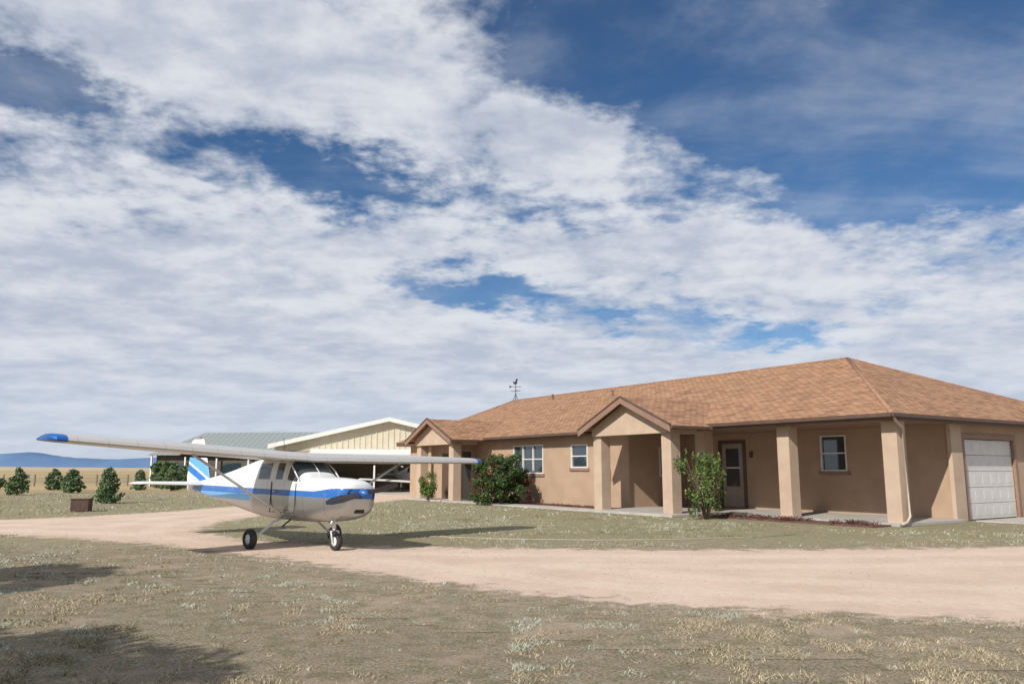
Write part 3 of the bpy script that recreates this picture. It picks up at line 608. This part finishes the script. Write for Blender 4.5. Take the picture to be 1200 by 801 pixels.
def surf(name,secs,m,parent,vertical=False,th=1):
    vs=[];fs=[];n=len(AF)
    for sp_,xl,ch,z in secs:
        for a,b_ in AF:
            if vertical: vs.append((xl-a*ch,(b_-.03)*ch*th,sp_))
            else: vs.append((xl-a*ch,sp_,z+b_*ch*th))
    for i in range(len(secs)-1):
        for k in range(n): fs.append((i*n+k,i*n+(k+1)%n,(i+1)*n+(k+1)%n,(i+1)*n+k))
    fs.append(tuple(range(n))[::-1]); fs.append(tuple((len(secs)-1)*n+k for k in range(n)))
    o=mesh(name,vs,fs,m,parent,smooth=True)
    try:
        bpy.context.view_layer.objects.active=o; o.select_set(True); bpy.ops.object.shade_smooth_by_angle(angle=math.radians(35)); o.select_set(False)
    except Exception: pass
    return o
pl=empty('light_airplane',(-4.95,18.55,0),math.radians(-43))
af=empty('airframe',(0,0,0),0,pl); af.rotation_euler=(math.radians(-1.8),0,0)
fuselage(af,[paint,dkg])
WZ=1.90
surf('wing',[(-5.42,.45,.75,WZ+.19),(-5.34,.60,1.05,WZ+.17),(-5.12,.64,1.13,WZ+.155),(-2.6,.75,1.63,WZ+.07),(0,.75,1.63,WZ),(2.6,.75,1.63,WZ+.07),(5.12,.64,1.13,WZ+.155),(5.34,.60,1.05,WZ+.17),(5.42,.45,.75,WZ+.19)],alum,af)
for i,sg in enumerate((-1,1)):
    tube('wing_strut_%d'%(i+1),[(.28,sg*.56,.72),(.30,sg*2.75,WZ+.06)],.055,plw,af,10,.45)
    boxes('hinge_line_%d'%(i+1),[((-.46,sg*.8,WZ-.012),(-.445,sg*2.6,WZ+.045))],blackm,af)
    boxes('door_edge_%d'%(i+1),[((-.16,sg*.575,.75),(-.145,sg*.59,1.42)),((.84,sg*.575,.75),(.855,sg*.585,1.4)),((-.145,sg*.575,.75),(.84,sg*.59,.765))],blackm,af)
    tube('door_handle_%d'%(i+1),[(-.05,sg*.60,1.2),(.08,sg*.60,1.2)],.015,metal,af,6)
    tube('entry_step_%d'%(i+1),[(.55,sg*.45,.62),(.55,sg*.68,.45),(.7,sg*.68,.45)],.018,blackm,af,6)
for i,sg in enumerate((-1,1)):
    tube('windshield_pillar_%d'%(i+1),[(.93,sg*.545,1.44),(.64,sg*.535,1.70),(.37,sg*.485,1.9)],.018,plw,af,6)
tube('windshield_centre',[(.92,0,1.585),(.64,0,1.80),(.36,0,1.97)],.010,plw,af,6)
surf('fin',[(1.30,-3.7,1.35,0),(1.50,-4.25,.80,0),(2.45,-4.72,.42,0),(2.53,-4.80,.30,0)],finm,af,True,.8)
surf('rudder',[(1.12,-5.05,.42,0),(1.5,-5.05,.52,0),(2.45,-5.13,.36,0),(2.53,-5.13,.24,0)],finm,af,True,.8)
surf('horizontal_stabilizer',[(-1.68,-4.72,.60,1.30),(-1.6,-4.62,.75,1.30),(0,-4.3,1.15,1.30),(1.6,-4.62,.75,1.30),(1.68,-4.72,.60,1.30)],plw,af,False,.7)
box('tail_cone_joint',(-5.3,-.04,1.1),(-5.0,.04,1.2),plw,af,.02)
lathe('spinner',[(2.46,.0),(2.46,.105),(2.5,.10),(2.56,.08),(2.61,.05),(2.64,.02),(2.65,.0)],[blu],af,24,axis='x',loc=(0,0,1.21))
pmet=mat('propeller_metal',(.08,.08,.09),None,4,.4,metal=.5)
def blade(name,ang):
    vs=[];fs=[]
    st_=[(.1,.05,.03,50),(.3,.075,.022,38),(.55,.085,.016,26),(.8,.07,.01,18),(.93,.035,.006,15)]
    d=Vector((0,math.cos(ang),math.sin(ang))); t=Vector((0,-math.sin(ang),math.cos(ang))); f=Vector((1,0,0))
    for r,c_,th,pt in st_:
        a=math.radians(pt); cd=t*math.cos(a)+f*math.sin(a); nd=f*math.cos(a)-t*math.sin(a)
        o=Vector((2.5,0,1.21))+d*r
        vs+=[o-cd*c_,o+nd*th,o+cd*c_,o-nd*th]
    for i in range(4):
        for k in range(4): fs.append((i*4+k,i*4+(k+1)%4,(i+1)*4+(k+1)%4,(i+1)*4+k))
    fs+= [(0,1,2,3),(16,17,18,19)]
    mesh(name,vs,fs,pmet,af,smooth=False,bevel=.004)
blade('propeller_blade_1',math.radians(12)); blade('propeller_blade_2',math.radians(192))
for i,sg in enumerate((-1,1)):
    lathe('cowl_inlet_%d'%(i+1),[(2.425,.0),(2.425,.095),(2.44,.10),(2.435,.11)],[blackm],af,20,axis='x',loc=(0,sg*.24,1.18))
box('air_intake',(2.33,-.12,.80),(2.42,.12,.90),blackm,af,.02)
tube('exhaust_pipe',[(1.85,-.25,.68),(1.8,-.28,.52),(1.7,-.3,.46)],.03,metal,af,8)
tube('antenna_1',[(-.6,0,2.0),(-.75,0,2.45)],[.012,.004],blackm,af,6); tube('pitot',[(.6,2.4,WZ-.02),(.85,2.4,WZ-.06)],.01,metal,af,6)
lathe('beacon',[(0,.03),(.04,.025),(.06,0)],[mat('red_lens',(.5,.03,.02),None,4,.2)],af,12,axis='z',loc=(-4.98,0,2.53))
def wheel(nm,x,y,r,w_,parent):
    e=empty(nm,(x,y,r),0,parent)
    lathe('tire',[(-w_*.35,r*.5),(-w_*.5,r*.62),(-w_*.5,r*.85),(-w_*.3,r*.985),(0,r),(w_*.3,r*.985),(w_*.5,r*.85),(w_*.5,r*.62),(w_*.35,r*.5)],[tire],e,32)
    lathe('hub',[(-w_*.38,0),(-w_*.38,r*.2),(-w_*.25,r*.3),(-w_*.36,r*.5),(w_*.36,r*.5),(w_*.25,r*.3),(w_*.38,r*.2),(w_*.38,0)],[plw],e,24)
for i,sg in enumerate((-1,1)):
    wheel('main_wheel_%d'%(i+1),0,sg*1.09,.215,.15,pl)
    tube('gear_leg_%d'%(i+1),[(.05,sg*.25,.66),(.04,sg*.55,.56),(.0,sg*.92,.27),(.0,sg*.97,.22)],[.07,.06,.045,.04],plw,pl,10,.4)
    tube('axle_%d'%(i+1),[(0,sg*.95,.215),(0,sg*1.09,.215)],.03,metal,pl,8)
    tube('brake_%d'%(i+1),[(-.02,sg*.985,.215),(-.02,sg*1.01,.215)],.09,metal,pl,14)
wheel('nose_wheel',1.63,0,.19,.13,pl)
tube('nose_strut',[(1.5,0,.75),(1.56,0,.45)],.045,plw,pl,10); tube('nose_oleo',[(1.56,0,.46),(1.58,0,.40)],.032,metal,pl,10)
tube('fork_left',[(1.57,0,.42),(1.58,.09,.40),(1.63,.09,.19)],.022,plw,pl,8); tube('fork_right',[(1.57,0,.42),(1.58,-.09,.40),(1.63,-.09,.19)],.022,plw,pl,8)
tube('torque_link',[(1.52,0,.62),(1.42,0,.52),(1.56,0,.42)],.016,plw,pl,6)
p2=empty('parked_airplane',(-7.2,61.5,0),math.radians(-62)); fuselage(p2,[plw,dkg])
surf('low_wing',[(-4.6,.7,1.0,.98),(0,.9,1.5,.72),(4.6,.7,1.0,.98)],plw,p2); 
for i,(x,y) in enumerate(((0,-1.3),(0,1.3),(1.7,0))):
    wheel('wheel_%d'%(i+1),x,y,.2,.14,p2); tube('leg_%d'%(i+1),[(x,y,.2),(x,y,.8)],.04,plw,p2,8)
surf('tailplane',[(-1.6,-4.6,.7,1.3),(0,-4.3,1.0,1.3),(1.6,-4.6,.7,1.3)],plw,p2); surf('tail_fin',[(1.3,-4,1.2,0),(2.3,-4.9,.6,0)],plw,p2,True)
lathe('spinner',[(2.46,0),(2.46,.15),(2.6,.12),(2.72,0)],[metal],p2,20,axis='x',loc=(0,0,1.21))
